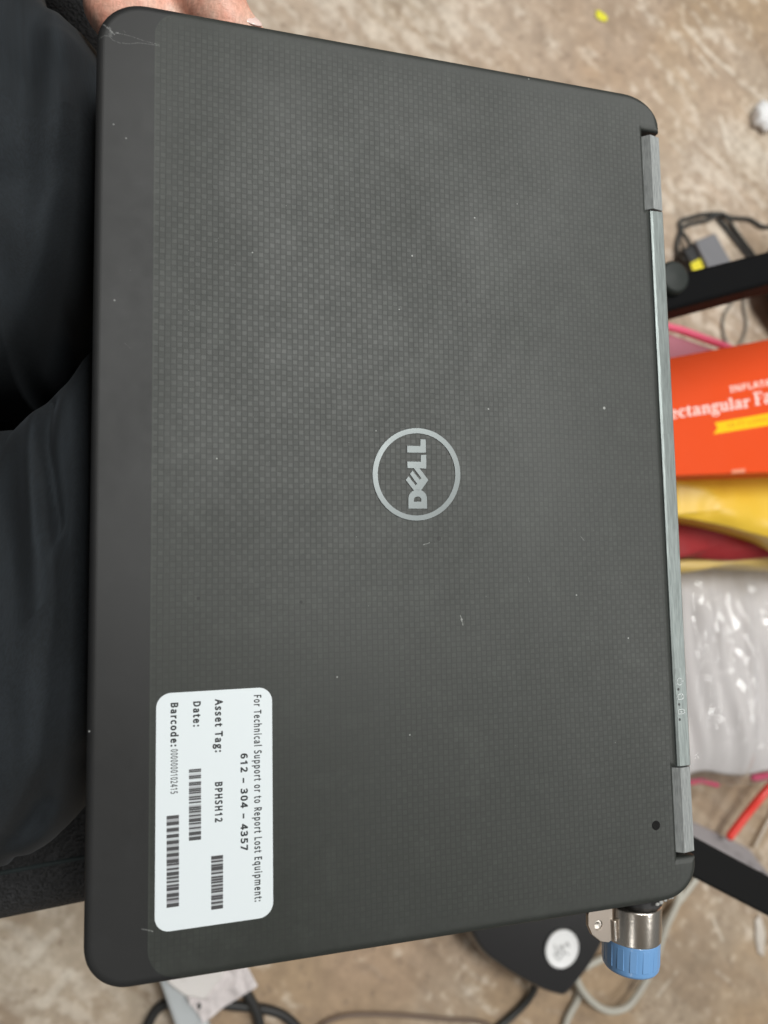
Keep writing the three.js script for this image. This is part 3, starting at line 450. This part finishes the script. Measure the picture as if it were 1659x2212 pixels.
// ---------------------------------------------------------------- pile of goods on the floor to the right
function pouch(outline, top, sag, mat, wr, s) {                               // a stuffed bag whose plan outline is given; it stands on the floor
  const n = 56, pts = outline, cx = pts.reduce((a, p) => a + p[0], 0) / pts.length, cz = pts.reduce((a, p) => a + p[1], 0) / pts.length;
  const m = pts.length * 12, ring = []; for (let k = 0; k < m; k++) { const f = k / m * pts.length, i = Math.floor(f), t = f - i, g = (d) => pts[(i + d + pts.length) % pts.length]; const cr = (c) => 0.5 * (2 * g(0)[c] + (g(1)[c] - g(-1)[c]) * t + (2 * g(-1)[c] - 5 * g(0)[c] + 4 * g(1)[c] - g(2)[c]) * t * t + (3 * g(0)[c] - g(-1)[c] - 3 * g(1)[c] + g(2)[c]) * t ** 3); ring.push([cr(0), cr(1)]); }
  const pos = [], idx = [], uv = [];
  for (let j = 0; j <= n; j++) { const h = j / n, up = h < 0.66; const q = up ? h / 0.66 : 1;           // from the middle of the top outward, then down the side
    for (let k = 0; k <= m; k++) { const [rx, rz] = ring[k % m]; let rad = up ? q : 1, y;
      if (up) y = top - sag * q ** 3; else { const t = (h - 0.66) / 0.34; y = lerp(top - sag, 0.002, t); rad = 1 - 0.22 * t; }
      const x = cx + (rx - cx) * rad, z = cz + (rz - cz) * rad; y += wr(x, z) * (up ? 1 - 0.6 * q ** 4 : 0.4 * (1 - (h - 0.66) / 0.34)); pos.push(x, y, z); uv.push(x * 6, z * 6); } }
  for (let j = 0; j < n; j++) for (let k = 0; k < m; k++) { const a = j * (m + 1) + k; idx.push(a, a + 1, a + m + 1, a + 1, a + m + 2, a + m + 1); }
  const g = new THREE.BufferGeometry(); g.setAttribute('position', new THREE.Float32BufferAttribute(pos, 3)); g.setAttribute('uv', new THREE.Float32BufferAttribute(uv, 2)); g.setIndex(idx); g.computeVertexNormals(); return g;
}
{ // orange carton
  const y = 0.285, c = at(1560, 890, y), A = at(1452, 772, y), B = at(1659, 733, y), C = at(1463, 1028, y), D = at(1659, 1021, y);
  const d = B.clone().sub(A).normalize(), e = D.clone().sub(C).normalize(), ext = (p, q, k) => p.clone().addScaledVector(q, k);
  const p0 = ext(A, d, -0.10), p1 = ext(A, d, 0.22), p2 = ext(C, e, 0.215), p3 = ext(C, e, -0.105);
  const t = thing('cardboard_box', 'orange carton with white lettering and a yellow ribbon banner', 'box', V(c.x, 0, c.z));
  const W = 1500, Hh = 640, cv = document.createElement('canvas'); cv.width = W; cv.height = Hh; const k = cv.getContext('2d');
  k.fillStyle = 'rgb(226,74,14)'; k.fillRect(0, 0, W, Hh);
  const cx0 = p0.x, cz0 = Math.min(p0.z, p1.z), sx = p1.x - p0.x, szz = Math.max(p2.z, p3.z) - cz0;
  const cp = (u, v) => { const p = at(u, v, y); return [(p.x - cx0) / sx * W, (p.z - cz0) / szz * Hh]; };
  const put = (txt, u0, v0, u1, v1, cap, font, col) => { const a = cp(u0, v0), b = cp(u1, v1), hgt = Math.hypot(cp(u0, v0 - cap)[0] - a[0], cp(u0, v0 - cap)[1] - a[1]); k.save(); k.translate(...a); k.rotate(Math.atan2(b[1] - a[1], b[0] - a[0])); k.font = font; const w = k.measureText(txt).width; k.scale(Math.hypot(b[0] - a[0], b[1] - a[1]) / w, hgt / 72); k.fillStyle = col; k.fillText(txt, 0, 0); k.restore(); };
  put('INFLATABLE', 1577, 848, 1704, 826, 14, 'bold 100px sans-serif', 'rgb(250,214,206)');
  put('Rectangular', 1424, 909, 1622, 879, 25, 'bold 100px serif', 'rgb(250,224,220)'); put('Family', 1630, 876, 1742, 858, 28, 'bold 100px serif', 'rgb(250,224,220)');
  const rib = [[1544, 913], [1659, 893], [1800, 868], [1800, 896], [1659, 919], [1541, 938], [1550, 925]].map((p) => cp(...p)); k.fillStyle = 'rgb(252,196,6)'; k.beginPath(); rib.forEach((p, i) => (i ? k.lineTo(...p) : k.moveTo(...p))); k.fill();
  put('10 FT LONG', 1570, 925, 1660, 909, 10, 'bold 100px sans-serif', 'rgb(206,150,8)');
  const tx = new THREE.CanvasTexture(cv); tx.colorSpace = THREE.SRGBColorSpace; tx.magFilter = THREE.LinearFilter;
  const g = slab(roundPoly([p0, p1, p2, p3].map((p) => [p.x, p.z]), 0.0015, 3), y, y - 0.002, 0.0012, 0.0012, 2), p = g.attributes.position, uv = new Float32Array(p.count * 2);
  for (let i = 0; i < p.count; i++) { uv[2 * i] = (p.getX(i) - cx0) / sx; uv[2 * i + 1] = 1 - (p.getZ(i) - cz0) / szz; }
  g.setAttribute('uv', new THREE.BufferAttribute(uv, 2));
  part('carton', g, std(1, 1, 1, 0.55, { specularIntensity: 0.45, bumpMap: tex(256, 256, (i, j) => 255 * fbm(i / 40, j / 40, 8, 3)), bumpScale: 0.0012, map: tx }), t);
  const s = [[1580, 1015], [1610, 1012], [1608, 1021], [1580, 1023]].map(([u, v]) => plan(u, v, y)); part('tape_scrap', slab(s, y + 0.0004, 0.0006, 0.0001, 0.0001, 1), std(0.8, 0.26, 0.14, 0.4), t);
}
{ // pink-rimmed tray behind the carton
  const y = 0.17, q = (u, v, h = y) => plan(u, v, h), c = at(1500, 770, y);
  const t = thing('plastic_tray', 'mauve plastic tray with a bright pink rim behind the orange carton', 'tray', V(c.x, 0, c.z));
  part('panel', slab([q(1340, 690), q(1452, 722), q(1562, 760), q(1600, 830), q(1340, 840)], y, y - 0.003, 0.002, 0.002, 2), std(0.42, 0.15, 0.20, 0.35), t);
  part('rim', capped([[1340, 672], [1450, 708], [1470, 713], [1520, 731], [1575, 752], [1640, 786]].map(([u, v]) => at(u, v, y + 0.005)), 0.0042, 60, 12), std(0.78, 0.12, 0.22, 0.3), t);
}
{
  const y = 0.245, pl = (l) => l.map(([u, v]) => plan(u, v, y - 0.02));
  solo('yellow_bag', pouch(pl([[1360, 1032], [1470, 1030], [1560, 1028], [1680, 1026], [1800, 1030], [1830, 1130], [1760, 1205], [1659, 1168], [1590, 1149], [1520, 1132], [1450, 1119], [1360, 1112]]), y, 0.008, null, (x, z) => 0.016 * (fbm(x * 16, z * 11, 5, 3) - 0.5), 3), std(0.80, 0.52, 0.045, 0.38, { clearcoat: 0.25, clearcoatRoughness: 0.3 }), 'glossy yellow plastic bag against the front of the orange carton', 'bag');
  const y2 = 0.20, pl2 = (l) => l.map(([u, v]) => plan(u, v, y2 - 0.02));
  solo('red_bag', pouch(pl2([[1360, 1095], [1470, 1090], [1600, 1110], [1760, 1160], [1780, 1215], [1659, 1206], [1560, 1212], [1470, 1206], [1360, 1215]]), y2, 0.010, null, (x, z) => 0.02 * (fbm(x * 18, z * 14, 9, 3) - 0.5), 4), std(0.30, 0.026, 0.030, 0.55, { specularIntensity: 0.35 }), 'dark red bag showing between the yellow bag and the clear plastic bag', 'bag');
  const y4 = 0.185, pl4 = (l) => l.map(([u, v]) => plan(u, v, y4 - 0.01));
  solo('yellow_packet', pouch(pl4([[1600, 1186], [1659, 1178], [1760, 1172], [1770, 1230], [1659, 1232], [1560, 1226], [1460, 1240], [1400, 1230], [1430, 1208], [1520, 1216]]), y4, 0.012, null, (x, z) => 0.01 * (fbm(x * 20, z * 20, 3, 3) - 0.5), 6), std(0.62, 0.44, 0.14, 0.4), 'pale yellow packet between the dark red bag and the clear plastic bag', 'packet');
}
{ // clear bag with white goods in it
  const y = 0.15, pl = (l, h) => l.map(([u, v]) => plan(u, v, h));
  const c = at(1570, 1450, y), t = thing('plastic_bag', 'clear crinkled plastic bag of white goods below the yellow bag', 'plastic bag', V(c.x, 0, c.z));
  const ridge = (x, z) => { const q = x + 0.014 * Math.sin(z * 17) + 0.010 * fbm(x * 12, z * 10, 3, 2); return 0.026 * (fbm(q * 40, z * 4, 9, 2) - 0.5) + 0.005 * Math.abs(Math.sin(q * 140)) * fbm(x * 20, z * 14, 4, 2); };
  part('contents', pouch(pl([[1462, 1222], [1560, 1218], [1700, 1225], [1780, 1300], [1800, 1480], [1780, 1650], [1680, 1672], [1600, 1680], [1540, 1672], [1470, 1670], [1440, 1480], [1450, 1300]], y - 0.02), y - 0.012, 0.02, null, ridge, 2), std(0.60, 0.57, 0.56, 0.6), t);
  const crinkle = (x, z) => 0.016 * (fbm(x * 40 + 2 * z, z * 6, 33, 3) - 0.5) + 0.05 * Math.abs(fbm(x * 34 + 1.5 * z, z * 5, 63, 2) - 0.5) + 0.016 * Math.abs(fbm(x * 95, z * 30, 43, 2) - 0.5) - 0.006;
  part('film', pouch(pl([[1452, 1208], [1560, 1203], [1700, 1210], [1800, 1290], [1830, 1480], [1800, 1680], [1690, 1694], [1600, 1702], [1540, 1694], [1455, 1688], [1425, 1480], [1435, 1300]], y - 0.01), y + 0.006, 0.024, null, crinkle, 1), std(0.97, 0.97, 0.98, 0.05, { transmission: 1, thickness: 0, ior: 1.4, side: THREE.DoubleSide }), t);
  const pink = std(0.62, 0.07, 0.16, 0.5);
  part('pink_seal', capped(along([[1420, 1696], [1480, 1692], [1515, 1687], [1548, 1695]], 0.10), 0.0032, 30), pink, t);
  part('pink_seal', capped(along([[1628, 1680], [1659, 1676], [1740, 1668]], 0.11), 0.0042, 30), pink, t);
}
{
  const g = capped(along([[1577, 1806, 0.03], [1612, 1760, 0.034], [1655, 1708, 0.04], [1760, 1590, 0.03]]), 0.0052, 40, 14);
  solo('red_stick', g, std(0.82, 0.05, 0.035, 0.35), 'bright red plastic stick slanting above the plain black bar', 'stick');
  solo('clear_tie', tube(along([[1630, 1830], [1650, 1790], [1690, 1715], [1730, 1600]], 0.006), 0.0028, 40, 8), std(0.7, 0.62, 0.52, 0.2, { transmission: 0.5, thickness: 0 }), 'thin translucent strip beside the red stick', 'strip');
  const q = (u, v) => plan(u, v, 0.012);
  const film = slab(roundPoly([q(1380, 1712), q(1502, 1777), q(1565, 1807), q(1622, 1835), q(1642, 1863), q(1680, 1905), q(1600, 1910), q(1480, 1850), q(1370, 1790)], 0.006, 4), 0.012, 0.010, 0.003, 0.003, 3);
  solo('grey_strip', film, std(0.27, 0.245, 0.25, 0.4), 'dull grey plastic strip on the floor behind the plain black bar', 'strip');
}

// ---------------------------------------------------------------- below the laptop: emblem device, bracket, cables
{
  const y = 0.09, q = (u, v, h = 0.036) => plan(u, v, h), c = at(1150, 2010, 0.05);
  const t = thing('black_device', 'glossy black pointed device with a round silver emblem', 'device', V(c.x, 0, c.z));
  const body = std(0.016, 0.016, 0.018, 0.28, { clearcoat: 0.4, clearcoatRoughness: 0.25 });
  part('body', slab(roundPoly([q(980, 1935), q(1320, 1900), q(1292, 2000), q(1252, 2072), q(1200, 2133), q(1160, 2124), q(1085, 2085), q(1010, 2030)], [0.02, 0.02, 0.02, 0.018, 0.007, 0.009, 0.02, 0.02], 8), 0.06, 0.058, 0.005, 0.014, 8), body, t);
  const e = at(1213, 2049, 0.062), disc = new THREE.LatheGeometry([[0, 0.002], [0.0165, 0.002], [0.0175, 0.003], [0.0195, 0.0032], [0.0205, 0.0025], [0.0208, 0], [0, -0.001]].map((p) => new THREE.Vector2(...p)), 48).translate(e.x, e.y - 0.001, e.z);
  const em2 = part('emblem', disc, std(0.95, 0.95, 0.96, 0.3), t);
  const gm = std(0.42, 0.42, 0.42, 0.4);
  for (const [pts] of [[[[-9, -6], [-5, 6], [-1, -5], [2, 4]]], [[[-2, 9], [3, 4], [8, 7]]], [[[3, -2], [7, -6], [9, -1]]], [[[-10, 3], [-7, 8], [-3, 11]]]]) part('relief', capped(pts.map(([a, b]) => V(e.x + a / 1000, e.y + 0.0014, e.z + b / 1000)), 0.0007, 20, 6), gm, em2);
  part('lead', capped(along([[1168, 2080, 0.030], [1158, 2125, 0.016], [1140, 2160, 0.008], [1100, 2200], [1060, 2232], [980, 2290]], 0.005), 0.0044, 60), lead, t);
}
{
  const t = thing('plastic_bracket', 'pale grey plastic rail with white paper wrapped round it', 'rail', at(400, 2140, 0).setY(0));
  const pale = std(0.55, 0.58, 0.60, 0.35);
  const A = at(372, 2080, 0.05), B = at(440, 2280, 0.03);
  part('rail', beam(A.clone().addScaledVector(B.clone().sub(A), -0.5), B, 0.030, 0.02, 0.005), pale, t);
  const q = (u, v, h = 0.075) => plan(u, v, h);
  part('paper', slab(roundPoly([q(352, 2090), q(470, 2060), q(486, 2110), q(442, 2166), q(400, 2158), q(362, 2130)], 0.003, 4), 0.072, 0.016, 0.003, 0.003, 3), std(0.80, 0.76, 0.74, 0.6, { bumpMap: tex(128, 128, (i, j) => 255 * fbm(i / 16, j / 16, 3, 3)), bumpScale: 0.003 }), t);
  const g = new THREE.PlaneGeometry(0.06, 0.05, 30, 26).rotateX(-Math.PI / 2), p = g.attributes.position; for (let i = 0; i < p.count; i++) p.setY(i, 0.016 * fbm(p.getX(i) * 60, p.getZ(i) * 60, 14, 3));
  g.computeVertexNormals(); const c = at(470, 2112, 0.05); g.rotateY(0.5).translate(c.x, c.y, c.z);
  part('torn_flap', g, std(0.74, 0.68, 0.68, 0.5, { side: THREE.DoubleSide }), t);
  const s = at(428, 2172, 0.056); part('screw', new THREE.CylinderGeometry(0.003, 0.003, 0.004, 16).translate(s.x, s.y, s.z), std(0.05, 0.05, 0.05, 0.4), t);
}
const cord = std(0.022, 0.022, 0.022, 0.5);
solo('black_cable', tube(along([[360, 1960], [440, 2040], [500, 2092], [530, 2140], [556, 2190], [566, 2260], [560, 2340]], 0.012), 0.0052, 80, 10), cord, 'thick black cable running down from the laptop edge right of the grey rail', 'cable');
solo('black_cable', tube(along([[300, 2260], [340, 2180], [384, 2162], [440, 2162, 0.006], [500, 2172, 0.006], [560, 2178, 0.006], [610, 2192], [650, 2230], [680, 2300]], 0.006), 0.0050, 120, 10), cord, 'black cable curving across the floor behind the grey rail', 'cable');
solo('brown_cable', tube(along([[640, 2290], [690, 2218], [740, 2196], [830, 2192], [960, 2202], [1060, 2216], [1100, 2280]], 0.005), 0.0026, 90, 8), std(0.16, 0.11, 0.08, 0.5), 'thin brown cable along the bottom edge of the picture', 'cable');
const paleCord = std(0.50, 0.48, 0.42, 0.45);
solo('pale_cable', tube(along([[1470, 1900], [1462, 1950], [1440, 2000], [1410, 2085], [1385, 2135], [1352, 2176], [1310, 2182], [1266, 2150], [1240, 2098], [1236, 2030], [1230, 1990]], 0.02), 0.0042, 140, 10), paleCord, 'pale grey cable looping behind the metal lock plug', 'cable');
solo('pale_cable', tube(along([[1560, 1820], [1470, 1942], [1430, 1990], [1330, 2055], [1270, 2086], [1248, 2100], [1250, 2150], [1226, 2200], [1210, 2260]], 0.006), 0.0042, 140, 10), paleCord, 'pale grey cable crossing the floor under the looped one', 'cable');

// ---------------------------------------------------------------- litter on the floor
function scrap(name, u, v, size, squash, mat, label, s) {
  const g = mergeVertices(new THREE.IcosahedronGeometry(size, 4).deleteAttribute('uv').deleteAttribute('normal')), p = g.attributes.position;
  for (let i = 0; i < p.count; i++) { const n = fbm(p.getX(i) / size * 1.6 + s, p.getZ(i) / size * 1.6, s, 3), k = 0.45 + 1.1 * n; p.setXYZ(i, p.getX(i) * k * squash[0], p.getY(i) * squash[1] * (0.6 + 0.8 * n), p.getZ(i) * k * squash[2]); }
  g.computeVertexNormals(); const c = at(u, v, 0); g.translate(c.x, size * squash[1] * 0.8, c.z); return solo(name, g, mat, label, 'scrap');
}
scrap('yellow_scrap', 1298, 36, 0.0085, [1, 0.2, 0.8], std(0.75, 0.70, 0.02, 0.5), 'small bright yellow scrap on the floor near the top edge', 3);
scrap('paper_ball', 1640, 258, 0.024, [0.8, 0.5, 1.0], std(0.80, 0.80, 0.81, 0.6), 'crumpled white paper on the floor at the upper right', 5);
scrap('plastic_shred', 1640, 2018, 0.016, [0.5, 0.15, 1.5], std(0.62, 0.56, 0.5, 0.4), 'pale plastic shred on the floor below the plain black bar', 7);
scrap('floor_crumb', 1373, 1984, 0.004, [1, 0.5, 1], std(0.75, 0.70, 0.65, 0.5), 'tiny pale crumb on the floor beside the lock plug', 11);

scene.traverse((o) => { if (o.isMesh) o.castShadow = o.receiveShadow = true; });
renderer.render(scene, camera);
